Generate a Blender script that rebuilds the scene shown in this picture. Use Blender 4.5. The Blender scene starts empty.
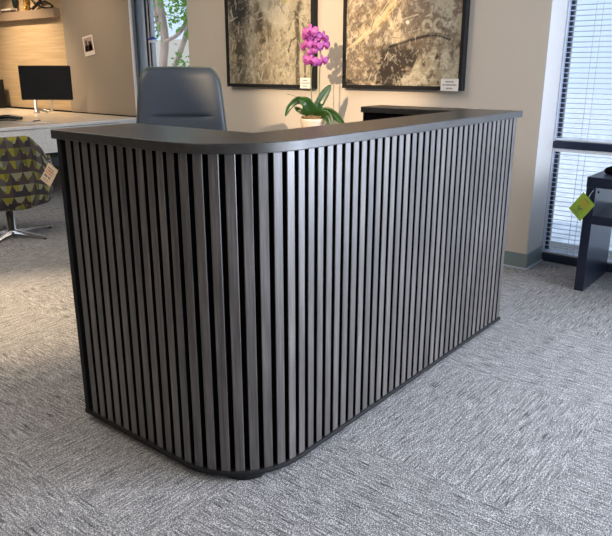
import bpy, bmesh, math, random
import numpy as np
from mathutils import Vector, Matrix, noise
R = math.radians
PI = math.pi
sc = bpy.context.scene
C = sc.collection

# ------------------------------------------------------------ camera, world, lights
cam_d = bpy.data.cameras.new('camera'); cam = bpy.data.objects.new('camera', cam_d); C.objects.link(cam)
cam_d.sensor_width = 36; cam_d.lens = 36*659/612; cam_d.clip_start = .05; cam_d.clip_end = 200
cam.location = (0, 0, 1.274); cam.rotation_euler = (R(90-17.0), 0, R(38.93-90))
sc.camera = cam
sc.view_settings.view_transform = 'Standard'
sc.view_settings.look = 'None'
sc.view_settings.exposure = 0.0
sc.view_settings.gamma = 1
sc.view_settings.use_curve_mapping = False

wd = bpy.data.worlds.new('sky'); sc.world = wd; wd.use_nodes = True
wn = wd.node_tree
bg = wn.nodes['Background']; bg.inputs[0].default_value = (.66, .79, 1.0, 1); bg.inputs[1].default_value = 1.3

def area(name, loc, target, sx, sy, power, col):
    l = bpy.data.lights.new(name, 'AREA'); l.shape = 'RECTANGLE'; l.size = sx; l.size_y = sy
    l.energy = power; l.color = col
    o = bpy.data.objects.new(name, l); C.objects.link(o); o.location = loc
    o.rotation_euler = (Vector(target)-Vector(loc)).to_track_quat('-Z', 'Y').to_euler()
    return o
def spot(name, loc, target, power, col, ang, blend, rad):
    l = bpy.data.lights.new(name, 'SPOT'); l.energy = power; l.color = col
    l.spot_size = R(ang); l.spot_blend = blend; l.shadow_soft_size = rad
    o = bpy.data.objects.new(name, l); C.objects.link(o); o.location = loc
    o.rotation_euler = (Vector(target)-Vector(loc)).to_track_quat('-Z', 'Y').to_euler()
    return o
sl = bpy.data.lights.new('sun', 'SUN'); sl.energy = 1.6; sl.color = (1, .95, .88); sl.angle = R(1)
so = bpy.data.objects.new('sun', sl); C.objects.link(so); so.rotation_euler = Vector((1.0, -.45, -1.5)).to_track_quat('-Z', 'Y').to_euler()
BLUE = (.77, .84, 1.0); WARM = (1.0, .74, .48)
area('daylight_side', (3.05, -3.35, 1.45), (3.05, 0, 1.1), 2.8, 2.2, 230, BLUE)     # in the opening of the side windows
area('daylight_right', (4.40, -2.3, 1.4), (0, -1.8, 0.6), 1.9, 2.2, 400, BLUE)      # in the opening of window_3
spot('spot_orchid', (-.55, 1.95, 2.62), (4.1, 3.0, 1.25), 1150, WARM, 21, .7, .02)
spot('spot_painting_a', (2.55, 4.2, 2.68), (4.13, 3.7, 1.25), 36, (1, .83, .64), 85, .9, .03)
spot('spot_painting_b', (2.60, 2.95, 2.68), (4.13, 2.4, 1.25), 34, (1, .80, .60), 80, .9, .03)
spot('spot_floor', (1.65, 3.7, 2.68), (1.62, 3.35, 0), 520, WARM, 38, 1.0, .05)
spot('spot_workstation', (3.5, 8.2, 2.68), (4.6, 8.2, .75), 260, WARM, 80, .9, .03)
spot('spot_workstation_b', (3.4, 6.6, 2.68), (4.6, 6.9, 1.0), 75, WARM, 90, 1.0, .03)
area('ceiling_fill', (1.2, 4.2, 2.74), (1.2, 4.2, 0), 1.2, 2.4, 55, (1, .90, .78))  # added fill below the unseen ceiling, no fixture behind it
area('ceiling_fill', (-1.0, 1.5, 2.74), (-1.0, 1.5, 0), 1.2, 1.2, 20, (1, .80, .60))  # added warm fill for the left desk face and nearby floor

# ------------------------------------------------------------ materials
def mat(name, col, rough=.5, metal=0, **kw):
    m = bpy.data.materials.new(name); m.use_nodes = True
    b = m.node_tree.nodes['Principled BSDF']
    b.inputs['Base Color'].default_value = (*col, 1); b.inputs['Roughness'].default_value = rough
    b.inputs['Metallic'].default_value = metal
    for k, v in kw.items(): b.inputs[k.replace('_', ' ')].default_value = v
    return m
def N(m, t, **kw):
    n = m.node_tree.nodes.new(t)
    for k, v in kw.items(): setattr(n, k, v)
    return n
def L(m, a, b): m.node_tree.links.new(a, b)
def BS(m): return m.node_tree.nodes['Principled BSDF']
def val(m, op, a, b=None, c=None):
    n = N(m, 'ShaderNodeMath', operation=op)
    for i, x in enumerate((a, b, c)):
        if x is None: continue
        if isinstance(x, (int, float)): n.inputs[i].default_value = x
        else: L(m, x, n.inputs[i])
    return n.outputs[0]
def mixc(m, f, a, b, bt='MIX'):
    n = N(m, 'ShaderNodeMix', data_type='RGBA', blend_type=bt)
    if isinstance(f, (int, float)): n.inputs[0].default_value = f
    else: L(m, f, n.inputs[0])
    for i, x in ((6, a), (7, b)):
        if isinstance(x, tuple): n.inputs[i].default_value = (*x, 1) if len(x) == 3 else x
        else: L(m, x, n.inputs[i])
    return n.outputs[2]
def noise_n(m, scale, detail=2, vec=None, stretch=None, rough=.5):
    if vec is None: vec = N(m, 'ShaderNodeTexCoord').outputs['Object']
    if stretch:
        mp = N(m, 'ShaderNodeMapping'); mp.inputs['Scale'].default_value = stretch; L(m, vec, mp.inputs[0]); vec = mp.outputs[0]
    n = N(m, 'ShaderNodeTexNoise'); n.inputs['Scale'].default_value = scale; n.inputs['Detail'].default_value = detail
    n.inputs['Roughness'].default_value = rough
    L(m, vec, n.inputs[0]); return n.outputs[0]
def ramp(m, f, stops):
    n = N(m, 'ShaderNodeValToRGB'); L(m, f, n.inputs[0]); e = n.color_ramp.elements
    while len(e) < len(stops): e.new(.5)
    for i, (p, c) in enumerate(stops):
        e[i].position = p; e[i].color = (*c, 1) if isinstance(c, tuple) else (c, c, c, 1)
    return n.outputs[0]
def bump(m, h, s, d=.01):
    n = N(m, 'ShaderNodeBump'); n.inputs['Strength'].default_value = s; n.inputs['Distance'].default_value = d
    L(m, h, n.inputs['Height']); L(m, n.outputs[0], BS(m).inputs['Normal'])
def mottled(name, col, rough, sc_=60, amt=.15, b=.1, stretch=None, metal=0, **kw):
    m = mat(name, col, rough, metal, **kw)
    f = noise_n(m, sc_, 3, stretch=stretch)
    lo = tuple(c*(1-amt) for c in col); hi = tuple(min(1, c*(1+amt)) for c in col)
    L(m, ramp(m, f, [(.3, lo), (.7, hi)]), BS(m).inputs['Base Color'])
    if b: bump(m, f, b, .002)
    return m

M = {}
M['paint'] = mottled('wall_paint', (.60, .53, .44), .75, 220, .015, .12)
M['paint_dark'] = mottled('low_bounce_taupe_paint', (.26, .23, .20), .8, 220, .02, .1)  # unseen walls darkened to cut bounce light on the left desk face
M['paint_daylit'] = mottled('wall_paint_daylit', (.50, .49, .47), .6, 300, .02, .15)  # wall paint with cool daylight mixed into the colour
M['ceiling'] = mottled('ceiling_tile', (.75, .74, .71), .9, 90, .04, .1)
M['blue_grey'] = mottled('blue_grey_panel', (.50, .64, .84), .5, 120, .04, .03)
M['rubber_base'] = mottled('grey_green_rubber', (.19, .24, .24), .45, 40, .05, .02)
M['frame_dark'] = mottled('dark_window_metal', (.018, .026, .05), .35, 40, .1, .0)
M['frame_light'] = mottled('pale_window_metal', (.50, .54, .62), .4, 40, .03, .0)
M['black'] = mottled('black_board', (.0025, .0025, .003), .95, 60, .2, .05, Specular_IOR_Level=.1)
M['matte_black'] = mottled('matte_black', (.008, .008, .009), .7, 60, .2, .05, Specular_IOR_Level=.3)
M['gloss_black'] = mottled('gloss_black', (.01, .01, .011), .18, 10, .05, 0)
M['black_oak'] = mottled('black_brown_laminate', (.009, .013, .028), .30, 8, .25, .05, (1, 1, 25))
M['chrome'] = mottled('brushed_chrome', (.72, .72, .72), .18, 30, .03, 0, metal=1)
M['silver'] = mottled('silver_paint', (.60, .58, .55), .35, 30, .03, 0, metal=.6)
M['white_lam'] = mottled('white_laminate', (.78, .71, .61), .22, 10, .02, 0)
M['white_fabric'] = mottled('pale_grey_fabric', (.66, .63, .58), .85, 120, .18, .3)
M['grey_fabric'] = mottled('warm_grey_fabric', (.335, .295, .25), .9, 350, .08, .25)
M['trim_white'] = mottled('white_trim', (.80, .82, .85), .4, 30, .02, 0)
M['leather'] = mottled('blue_grey_leather', (.034, .044, .056), .42, 170, .08, .12)
M['piping'] = mottled('green_grey_piping', (.10, .115, .09), .5, 100, .1, 0)
M['pot'] = mottled('cream_ceramic', (.66, .56, .44), .3, 30, .04, 0)
M['moss'] = mottled('brown_moss', (.20, .12, .055), .95, 90, .6, .8)
M['stem'] = mottled('green_stem', (.13, .17, .05), .5, 60, .3, 0)
M['stake'] = mottled('brown_stake', (.10, .07, .04), .6, 60, .2, 0)
M['leaf'] = mottled('orchid_leaf', (.020, .060, .010), .32, 14, .35, .05)
M['card'] = mottled('white_card', (.80, .76, .70), .6, 40, .02, 0)
M['ink'] = mottled('ink', (.10, .08, .08), .7, 40, .1, 0)
M['ink_red'] = mottled('red_ink', (.42, .10, .06), .7, 40, .1, 0)
M['tag_paper'] = mottled('cream_tag_paper', (.66, .50, .33), .7, 60, .05, 0)
M['tag_green'] = mottled('yellow_green_tag', (.24, .36, .03), .55, 60, .06, 0)
M['tag_orange'] = mottled('tag_orange_ink', (.50, .22, .03), .6, 60, .05, 0)
M['tag_dark'] = mottled('tag_dark_ink', (.04, .08, .03), .6, 60, .05, 0)
M['gold'] = mottled('gold_metal', (.65, .42, .10), .3, 60, .2, .3, metal=.9)
M['teal_black'] = mottled('dark_green_glaze', (.010, .020, .018), .3, 20, .2, 0)
M['blue_plastic'] = mottled('blue_plastic', (.04, .06, .38), .35, 20, .05, 0)
M['screen'] = mottled('dark_screen', (.010, .011, .013), .25, 4, .1, 0)
M['photo_dark'] = mottled('photo_print', (.07, .035, .035), .4, 30, .4, 0)
M['photo_light'] = mottled('photo_sky', (.45, .36, .34), .4, 30, .2, 0)
M['wood_dark'] = mottled('dark_walnut', (.07, .045, .03), .45, 10, .3, .05, (1, 12, 12))
M['bark'] = mottled('pinkish_bark', (.52, .35, .27), .8, 9, .30, .3, (1, 1, .3))
M['stucco'] = mottled('pale_stucco', (.60, .52, .42), .9, 30, .10, .2)
M['ground_out'] = mottled('pale_concrete', (.74, .76, .80), .9, 6, .2, .2)

def leafmat():
    m = mottled('tree_leaves', (.13, .26, .05), .5, 5, .4, 0)
    out = m.node_tree.nodes['Material Output']
    t = N(m, 'ShaderNodeBsdfTranslucent'); t.inputs[0].default_value = (.25, .50, .06, 1)
    mx = N(m, 'ShaderNodeMixShader'); mx.inputs[0].default_value = .5
    L(m, BS(m).outputs[0], mx.inputs[1]); L(m, t.outputs[0], mx.inputs[2]); L(m, mx.outputs[0], out.inputs[0]); return m
M['tree_leaf'] = leafmat()
def petalmat(name, a, b):
    m = mat(name, a, .45)
    f = noise_n(m, 45, 2)
    L(m, ramp(m, f, [(.3, a), (.75, b)]), BS(m).inputs['Base Color'])
    out = m.node_tree.nodes['Material Output']
    t = N(m, 'ShaderNodeBsdfTranslucent'); t.inputs[0].default_value = (*b, 1)
    mx = N(m, 'ShaderNodeMixShader'); mx.inputs[0].default_value = .25
    L(m, BS(m).outputs[0], mx.inputs[1]); L(m, t.outputs[0], mx.inputs[2]); L(m, mx.outputs[0], out.inputs[0]); return m
M['petal'] = petalmat('orchid_petal', (.40, .055, .34), (.62, .17, .52))
M['lip'] = petalmat('orchid_lip', (.22, .01, .12), (.36, .03, .20))
def blindmat():
    m = mottled('white_blind_slat', (.74, .80, .88), .45, 40, .02, 0)
    out = m.node_tree.nodes['Material Output']
    t = N(m, 'ShaderNodeBsdfTranslucent'); t.inputs[0].default_value = (.85, .90, 1, 1)
    mx = N(m, 'ShaderNodeMixShader'); mx.inputs[0].default_value = .6
    L(m, BS(m).outputs[0], mx.inputs[1]); L(m, t.outputs[0], mx.inputs[2]); L(m, mx.outputs[0], out.inputs[0]); return m
M['blind'] = blindmat()
def glassmat():
    m = bpy.data.materials.new('window_glass'); m.use_nodes = True
    out = m.node_tree.nodes['Material Output']
    g = N(m, 'ShaderNodeBsdfTransparent'); g.inputs[0].default_value = (.93, .96, .97, 1)
    s = N(m, 'ShaderNodeBsdfGlossy'); s.inputs[1].default_value = .02
    mx = N(m, 'ShaderNodeMixShader'); mx.inputs[0].default_value = .04; L(m, g.outputs[0], mx.inputs[1]); L(m, s.outputs[0], mx.inputs[2])
    L(m, mx.outputs[0], out.inputs[0]); return m
M['glass'] = glassmat()
def carpet():
    m = mat('carpet_tiles', (.2, .2, .2), .95)
    tc = N(m, 'ShaderNodeTexCoord').outputs['Object']
    sp = N(m, 'ShaderNodeSeparateXYZ'); L(m, tc, sp.inputs[0])
    T = .78
    ix = val(m, 'FLOOR', val(m, 'DIVIDE', val(m, 'SUBTRACT', sp.outputs[0], 1.70), T))
    iy = val(m, 'FLOOR', val(m, 'DIVIDE', val(m, 'SUBTRACT', sp.outputs[1], .52), T))
    par = val(m, 'ABSOLUTE', val(m, 'MODULO', val(m, 'ADD', ix, iy), 2))          # 0: yarn runs along X
    def streak(s_along, s_across, det=2, off=0):
        a = noise_n(m, 1, det, tc, (s_along, s_across, 1)); b = noise_n(m, 1, det, tc, (s_across, s_along, 1))
        n = N(m, 'ShaderNodeMix', data_type='FLOAT'); L(m, par, n.inputs[0]); L(m, a, n.inputs[2]); L(m, b, n.inputs[3]); return n.outputs[0]
    s1 = streak(12, 110, 1); s2 = streak(45, 190, 1)
    fine = noise_n(m, 150, 1, tc, None, .8); big = noise_n(m, 1.3, 3, tc)
    cell = N(m, 'ShaderNodeCombineXYZ'); L(m, ix, cell.inputs[0]); L(m, iy, cell.inputs[1])
    wn_ = N(m, 'ShaderNodeTexWhiteNoise'); L(m, cell.outputs[0], wn_.inputs[0])
    fine2 = noise_n(m, 290, 0, tc)
    v = val(m, 'ADD', val(m, 'MULTIPLY', val(m, 'SUBTRACT', s1, .5), .6), val(m, 'MULTIPLY', val(m, 'SUBTRACT', fine, .5), 1.1))
    v = val(m, 'ADD', v, val(m, 'MULTIPLY', val(m, 'SUBTRACT', fine2, .5), .9))
    v = val(m, 'ADD', v, val(m, 'MULTIPLY', val(m, 'SUBTRACT', s2, .5), .45))
    v = val(m, 'ADD', v, .5)
    col = ramp(m, v, [(.0, (.07, .07, .072)), (.36, (.18, .175, .17)), (.58, (.33, .32, .31)), (.85, (.72, .70, .67))])
    dash = ramp(m, streak(9, 170, 0), [(.26, 1.0), (.32, 0.0)])
    col = mixc(m, val(m, 'MULTIPLY', dash, .8), col, (.045, .045, .05))
    tone = val(m, 'ADD', .93, val(m, 'MULTIPLY', wn_.outputs[0], .10))
    tone = val(m, 'MULTIPLY', tone, val(m, 'ADD', .9, val(m, 'MULTIPLY', big, .2)))
    cc = N(m, 'ShaderNodeCombineXYZ')
    for i in range(3): L(m, tone, cc.inputs[i])
    col = mixc(m, 1.0, col, cc.outputs[0], 'MULTIPLY')
    L(m, col, BS(m).inputs['Base Color']); bump(m, v, .8, .006); return m
M['carpet'] = carpet()
def slatwood():
    m = mat('grey_brown_wood', (.1, .09, .08), .42, Coat_Weight=.8, Coat_Roughness=.38, Coat_IOR=1.65)
    at = N(m, 'ShaderNodeAttribute', attribute_name='tone'); 
    tc = N(m, 'ShaderNodeTexCoord').outputs['Object']
    ad = N(m, 'ShaderNodeVectorMath', operation='ADD'); L(m, tc, ad.inputs[0])
    sh = N(m, 'ShaderNodeCombineXYZ'); L(m, val(m, 'MULTIPLY', at.outputs['Fac'], 7.0), sh.inputs[2]); L(m, sh.outputs[0], ad.inputs[1])
    g = noise_n(m, 1, 4, ad.outputs[0], (160, 160, 5), .65); k = noise_n(m, 1, 3, ad.outputs[0], (30, 30, 2.5))
    v = val(m, 'ADD', val(m, 'MULTIPLY', g, .6), val(m, 'MULTIPLY', k, .4))
    col = ramp(m, v, [(.34, (.026, .021, .019)), (.5, (.073, .063, .057)), (.66, (.150, .132, .122))])
    t = val(m, 'ADD', .85, val(m, 'MULTIPLY', at.outputs['Fac'], .35))
    cc = N(m, 'ShaderNodeCombineXYZ')
    for i in range(3): L(m, t, cc.inputs[i])
    L(m, mixc(m, 1.0, col, cc.outputs[0], 'MULTIPLY'), BS(m).inputs['Base Color']); bump(m, g, .3, .001); return m
M['slat'] = slatwood()
def countermat():
    m = mat('charcoal_laminate', (.04, .037, .034), .36, Coat_Weight=.35, Coat_Roughness=.28)
    g = noise_n(m, 1, 4, None, (9, 45, 45), .6); s = noise_n(m, 260, 2)
    col = ramp(m, g, [(.3, (.015, .014, .013)), (.7, (.040, .036, .031))])
    L(m, col, BS(m).inputs['Base Color']); bump(m, s, .5, .0012)
    L(m, ramp(m, s, [(.3, .28), (.7, .48)]), BS(m).inputs['Roughness']); return m
M['counter'] = countermat()
def oakmat():
    m = mat('pale_oak', (.5, .36, .2), .5)
    g = noise_n(m, 1, 4, None, (40, 1.5, 40), .6)
    L(m, ramp(m, g, [(.3, (.42, .31, .185)), (.7, (.58, .45, .29))]), BS(m).inputs['Base Color']); return m
M['oak'] = oakmat()
def patternmat():
    m = mat('geometric_upholstery', (.1, .1, .1), .85)
    uv = N(m, 'ShaderNodeUVMap').outputs[0]
    sp = N(m, 'ShaderNodeSeparateXYZ'); L(m, uv, sp.inputs[0])
    V = val(m, 'MULTIPLY', sp.outputs[1], 1.0); iv = val(m, 'FLOOR', V)
    U = val(m, 'ADD', sp.outputs[0], val(m, 'MULTIPLY', val(m, 'MODULO', iv, 2), .5)); iu = val(m, 'FLOOR', U)
    fu = val(m, 'FRACT', val(m, 'MULTIPLY', U, 2.0)); fv = val(m, 'FRACT', V)
    iu = val(m, 'FLOOR', val(m, 'MULTIPLY', U, 2.0))
    odd = val(m, 'MODULO', val(m, 'ADD', iu, iv), 2)
    fx_ = val(m, 'ADD', val(m, 'MULTIPLY', odd, fu), val(m, 'MULTIPLY', val(m, 'SUBTRACT', 1.0, odd), val(m, 'SUBTRACT', 1.0, fu)))
    tri = val(m, 'GREATER_THAN', fv, val(m, 'MULTIPLY', fx_, 1.05))
    side = val(m, 'GREATER_THAN', fv, val(m, 'ADD', .45, val(m, 'MULTIPLY', fx_, .35)))
    low = val(m, 'LESS_THAN', fv, .5)
    cx = N(m, 'ShaderNodeCombineXYZ'); L(m, iu, cx.inputs[0]); L(m, iv, cx.inputs[1]); L(m, side, cx.inputs[2])
    w = N(m, 'ShaderNodeTexWhiteNoise'); L(m, cx.outputs[0], w.inputs[0])
    lit = ramp(m, w.outputs[0], [(0, (.24, .22, .02)), (.28, (.13, .13, .02)), (.5, (.26, .26, .15)), (.8, (.12, .12, .09))])
    lit.node.color_ramp.interpolation = 'CONSTANT'
    drk = ramp(m, w.outputs[0], [(0, (.060, .045, .048)), (.5, (.035, .028, .030)), (.8, (.09, .075, .07))])
    drk.node.color_ramp.interpolation = 'CONSTANT'
    on = val(m, 'MULTIPLY', tri, val(m, 'SUBTRACT', 1.0, val(m, 'MULTIPLY', low, val(m, 'GREATER_THAN', w.outputs[0], .6))))
    on = val(m, 'MULTIPLY', on, val(m, 'GREATER_THAN', fv, .34))
    L(m, mixc(m, on, drk, lit), BS(m).inputs['Base Color'])
    bump(m, noise_n(m, 400, 2), .3, .002); return m
M['pattern'] = patternmat()
def attrmat():
    m = mat('painted_canvas', (.5, .5, .5), .55)
    a = N(m, 'ShaderNodeAttribute', attribute_name='paint'); L(m, a.outputs['Color'], BS(m).inputs['Base Color'])
    bump(m, noise_n(m, 60, 4), .35, .004); return m
M['canvas'] = attrmat()

# ------------------------------------------------------------ mesh helpers
def obj(name, bm, m, parent=None, smooth=False, bevel=0, sub=0, label=None, autos=False):
    bmesh.ops.recalc_face_normals(bm, faces=bm.faces)
    me = bpy.data.meshes.new(name); bm.to_mesh(me); bm.free()
    if smooth:
        for p in me.polygons: p.use_smooth = True
    me.materials.append(M[m] if isinstance(m, str) else m)
    o = bpy.data.objects.new(name, me); C.objects.link(o)
    if bevel:
        b = o.modifiers.new('bevel', 'BEVEL'); b.width = bevel; b.segments = 2; b.limit_method = 'ANGLE'
    if sub:
        s = o.modifiers.new('sub', 'SUBSURF'); s.levels = sub; s.render_levels = sub
    if parent: o.parent = parent
    if label: o['label'] = label
    return o
def thing(name, label, cat, loc=(0, 0, 0), rz=0, group=None):
    o = bpy.data.objects.new(name, None); C.objects.link(o); o.empty_display_size = .1
    o.location = loc; o.rotation_euler = (0, 0, rz); o['label'] = label; o['category'] = cat
    if group: o['group'] = group
    return o
def tag(o, label, cat, group=None):
    o['label'] = label; o['category'] = cat
    if group: o['group'] = group
    return o
def struct(o): o['kind'] = 'structure'; return o
def box(bm, x0, x1, y0, y1, z0, z1):
    v = [bm.verts.new(p) for p in ((x0,y0,z0),(x1,y0,z0),(x1,y1,z0),(x0,y1,z0),(x0,y0,z1),(x1,y0,z1),(x1,y1,z1),(x0,y1,z1))]
    for f in ((0,3,2,1),(4,5,6,7),(0,1,5,4),(1,2,6,5),(2,3,7,6),(3,0,4,7)): bm.faces.new([v[i] for i in f])
    return v
def B(*a):
    bm = bmesh.new(); box(bm, *a); return bm
def prism(bm, pts, z0, z1):
    a = [bm.verts.new((x, y, z0)) for x, y in pts]; b = [bm.verts.new((x, y, z1)) for x, y in pts]
    n = len(pts)
    bm.faces.new(a[::-1]); bm.faces.new(b)
    for i in range(n): bm.faces.new((a[i], a[(i+1) % n], b[(i+1) % n], b[i]))
def rings(bm, rs, cap=True, closed=True):
    R_ = [[bm.verts.new(p) for p in r] for r in rs]; n = len(rs[0])
    for a, b in zip(R_, R_[1:]):
        for i in range(n if closed else n-1): bm.faces.new((a[i], a[(i+1) % n], b[(i+1) % n], b[i]))
    if cap: bm.faces.new(R_[0][::-1]); bm.faces.new(R_[-1])
    return R_
def tube(bm, pts, rad, n=8):
    pts = [Vector(p) for p in pts]; rs = []
    if not hasattr(rad, '__len__'): rad = [rad]*len(pts)
    up = Vector((0, 0, 1)); prev = None
    for i, p in enumerate(pts):
        d = (pts[min(i+1, len(pts)-1)]-pts[max(i-1, 0)]).normalized()
        if prev is None:
            u = d.cross(up if abs(d.z) < .9 else Vector((1, 0, 0))).normalized()
        else:
            u = (prev - d*prev.dot(d)).normalized()
        prev = u; w = d.cross(u)
        rs.append([p+(u*math.cos(a)+w*math.sin(a))*rad[i] for a in (2*PI*k/n for k in range(n))])
    rings(bm, rs)
def lathe(bm, prof, n=32, c=(0, 0)):
    rings(bm, [[(c[0]+r*math.cos(2*PI*k/n), c[1]+r*math.sin(2*PI*k/n), z) for k in range(n)] for r, z in prof])
def catmull(P, n=6):
    P = [Vector(p) for p in P]; out = []
    for i in range(len(P)-1):
        p0, p1, p2, p3 = P[max(i-1, 0)], P[i], P[i+1], P[min(i+2, len(P)-1)]
        for k in range(n):
            t = k/n
            out.append(.5*((2*p1)+(p2-p0)*t+(2*p0-5*p1+4*p2-p3)*t*t+(3*p1-p0-3*p2+p3)*t**3))
    out.append(P[-1]); return out

# ------------------------------------------------------------ structure
struct(obj('floor', B(-3, 4.95, -3.5, 10.2, -.05, 0), 'carpet'))
struct(obj('ceiling', B(-3, 4.95, -3.5, 10.2, 2.75, 2.85), 'ceiling'))
bm = bmesh.new(); box(bm, 4.13, 4.60, 1.49, 4.67, 0, 2.75)
struct(obj('wall_right', bm, 'paint'))
# skin on the pier return: same wall paint, daylight put into its colour
struct(obj('pier_return_daylit', B(4.131, 4.46, 1.482, 1.49, 0, 2.75), 'paint_daylit'))
bm = bmesh.new(); box(bm, 4.47, 4.60, -1.25, -1.05, 0, 2.75); box(bm, 4.47, 4.60, -3.5, -3.35, 0, 2.75); box(bm, 4.47, 4.6, -3.35, 1.49, 2.5, 2.75)
struct(obj('wall_window_side', bm, 'paint'))
bm = bmesh.new()
box(bm, -3, 1.6, -3.6, -3.5, 0, 2.75); box(bm, 1.6, 4.6, -3.6, -3.5, 0, .3); box(bm, 1.6, 4.6, -3.6, -3.5, 2.6, 2.75)
struct(obj('wall_front', bm, 'paint_dark'))
struct(obj('wall_left', B(-3.1, -3, -3.6, 10.2, 0, 2.75), 'paint_dark'))
struct(obj('wall_back', B(-3.1, 4.95, 10.2, 10.3, 0, 2.75), 'paint'))
bm = bmesh.new(); box(bm, 4.75, 4.83, 6.05, 10.2, 0, 2.75); box(bm, 4.75, 4.83, 4.67, 6.05, 2.5, 2.75); box(bm, 4.75, 4.83, 4.67, 6.05, 0, .35)
struct(obj('wall_window_end', bm, 'blue_grey'))
bm = bmesh.new(); box(bm, 4.6, 4.95, 4.57, 4.67, 0, 2.75)
struct(obj('wall_return', bm, 'paint'))
# cove base
bm = bmesh.new()
prism(bm, [(4.13, 4.67), (4.121, 4.67), (4.121, 1.473), (4.46, 1.473), (4.46, 1.482), (4.13, 1.482)], .004, .102)
struct(obj('baseboard_right', bm, 'rubber_base', bevel=.002))
bm = bmesh.new()
prism(bm, [(4.123, 4.67), (4.110, 4.67), (4.110, 1.462), (4.42, 1.462), (4.42, 1.475), (4.123, 1.475)], 0, .008)
struct(obj('baseboard_toe', bm, 'frame_light'))
# window 1
w1 = thing('window_1', 'x', 'x'); del w1['label'], w1['category']; struct(w1)
bm = bmesh.new()
for z0, z1 in ((.0, .055), (.765, .812), (2.42, 2.5)): box(bm, 4.395, 4.56, -1.05, 1.482, z0, z1)
for y in (1.452, -.02, -1.05): box(bm, 4.44, 4.47, y, y+.03, 0, 2.5)
obj('window_frame', bm, 'frame_dark', w1, bevel=.003)
obj('pane', B(4.452, 4.457, -1.02, 1.452, .055, 2.42), 'glass', w1)
obj('inner_jamb', B(4.395, 4.44, 1.472, 1.482, .055, 2.5), 'frame_light', w1)
def blind(z0, z1, label):
    t = thing('window_blind', label, 'blind', (4.42, 0, 0), 0)
    bm = bmesh.new(); P = .0308; n = int((z1-z0-.03)/P); y0, y1 = -1.0, 1.470
    a = R(-8); w = .0125; th = .0005
    for i in range(n):
        z = z0+.022+i*P
        cross = []
        for s in (-1, -.5, 0, .5, 1):
            cross.append((s*w*math.cos(a)+ (1-s*s)*.003*math.sin(a), z+s*w*math.sin(a)*1.0+(1-s*s)*.003*math.cos(a)))
        ring = [(x, zz+th) for x, zz in cross]+[(x, zz-th) for x, zz in cross[::-1]]
        rings(bm, [[(x, y, zz) for x, zz in ring] for y in (y0, y1)])
    obj('slats', bm, 'blind', t)
    obj('bottom_rail', B(-.014, .014, y0, y1, z0+.003, z0+.016), 'trim_white', t, bevel=.003)
    obj('head_rail', B(-.016, .016, y0, y1, z1-.022, z1), 'trim_white', t, bevel=.002)
    for y in (1.31, 1.27, .62, -.3):
        bm = bmesh.new()
        tube(bm, [(-.014, y, z0+.01), (-.014, y, z1-.01)], .0016, 5)
        obj('ladder_cord', bm, 'frame_light', t)
    return t
blind(.055, .765, 'white horizontal blind covering the lower window pane, below the dark crossbar')
blind(.812, 2.42, 'white horizontal blind covering the tall upper window pane, above the dark crossbar')
# window 2
w2 = thing('window_2', 'x', 'x'); del w2['label'], w2['category']; struct(w2)
bm = bmesh.new(); box(bm, 4.77, 4.81, 5.965, 6.05, .35, 2.5); box(bm, 4.77, 4.81, 4.67, 6.05, .35, .41); box(bm, 4.77, 4.81, 4.67, 6.05, 2.44, 2.5); box(bm, 4.77, 4.81, 4.67, 4.71, .35, 2.5)
obj('window_frame', bm, 'frame_light', w2, bevel=.004)
bm = bmesh.new(); box(bm, 4.755, 4.77, 6.04, 6.055, .35, 2.5); box(bm, 4.76, 4.775, 5.99, 6.00, .35, 2.5)
obj('gasket', bm, 'frame_dark', w2)
obj('pane', B(4.795, 4.80, 4.71, 5.965, .41, 2.44), 'glass', w2)
bm = bmesh.new(); box(bm, 4.70, 4.77, 5.90, 5.965, 1.545, 1.562); box(bm, 4.70, 4.72, 5.86, 5.93, 1.555, 1.575)
obj('latch_lever', bm, 'blue_plastic', w2, bevel=.004)
obj('latch_base', B(4.71, 4.77, 5.895, 5.96, 1.515, 1.548), 'trim_white', w2, bevel=.005)
# window 3 and the side window openings (beyond the frame)
for n, a in (('window_3', [(4.47, 4.56, -3.35, -1.25)]),):
    w3 = thing(n, 'x', 'x'); del w3['label'], w3['category']; struct(w3)
    bm = bmesh.new()
    box(bm, 4.5, 4.56, -3.35, -1.25, 0, .06); box(bm, 4.5, 4.56, -3.35, -1.25, 2.44, 2.5); box(bm, 4.5, 4.56, -2.32, -2.28, 0, 2.5)
    obj('window_frame', bm, 'frame_dark', w3)
    obj('pane', B(4.525, 4.531, -3.35, -1.25, .06, 2.44), 'glass', w3)

# outdoors
struct(obj('ground_outside', B(4.96, 45, -20, 40, -.35, -.3), 'ground_out'))
def stroke_pts(*p): return catmull(p, 5)
t = thing('tree', 'tree with smooth pinkish trunk and green leaves outside the left window', 'tree', (8.32, 10.06, -.3))
bm = bmesh.new()
tube(bm, stroke_pts((0, 0, 0), (.02, .03, .8), (-.03, .05, 1.5), (.05, .05, 2.1), (.02, .12, 2.8), (.1, .2, 3.6)), .078, 10)
for pts, r in (((( .0, .02, 1.2), (.1, -.25, 1.75), (.15, -.5, 2.3), (.2, -.65, 3.2)), .05),
               (((.0, .05, 2.0), (.1, -.3, 2.15), (.1, -.65, 2.5), (.1, -1.1, 2.75)), .035),
               (((.0, -.1, .5), (.1, -.5, .95), (.2, -.9, 1.5)), .05), (((0, .1, 2.2), (.1, .4, 2.8), (.1, .5, 3.4)), .05)):
    tube(bm, stroke_pts(*pts), r, 8)
obj('trunk', bm, 'bark', t, True)
random.seed(3)
bm = bmesh.new()
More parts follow.
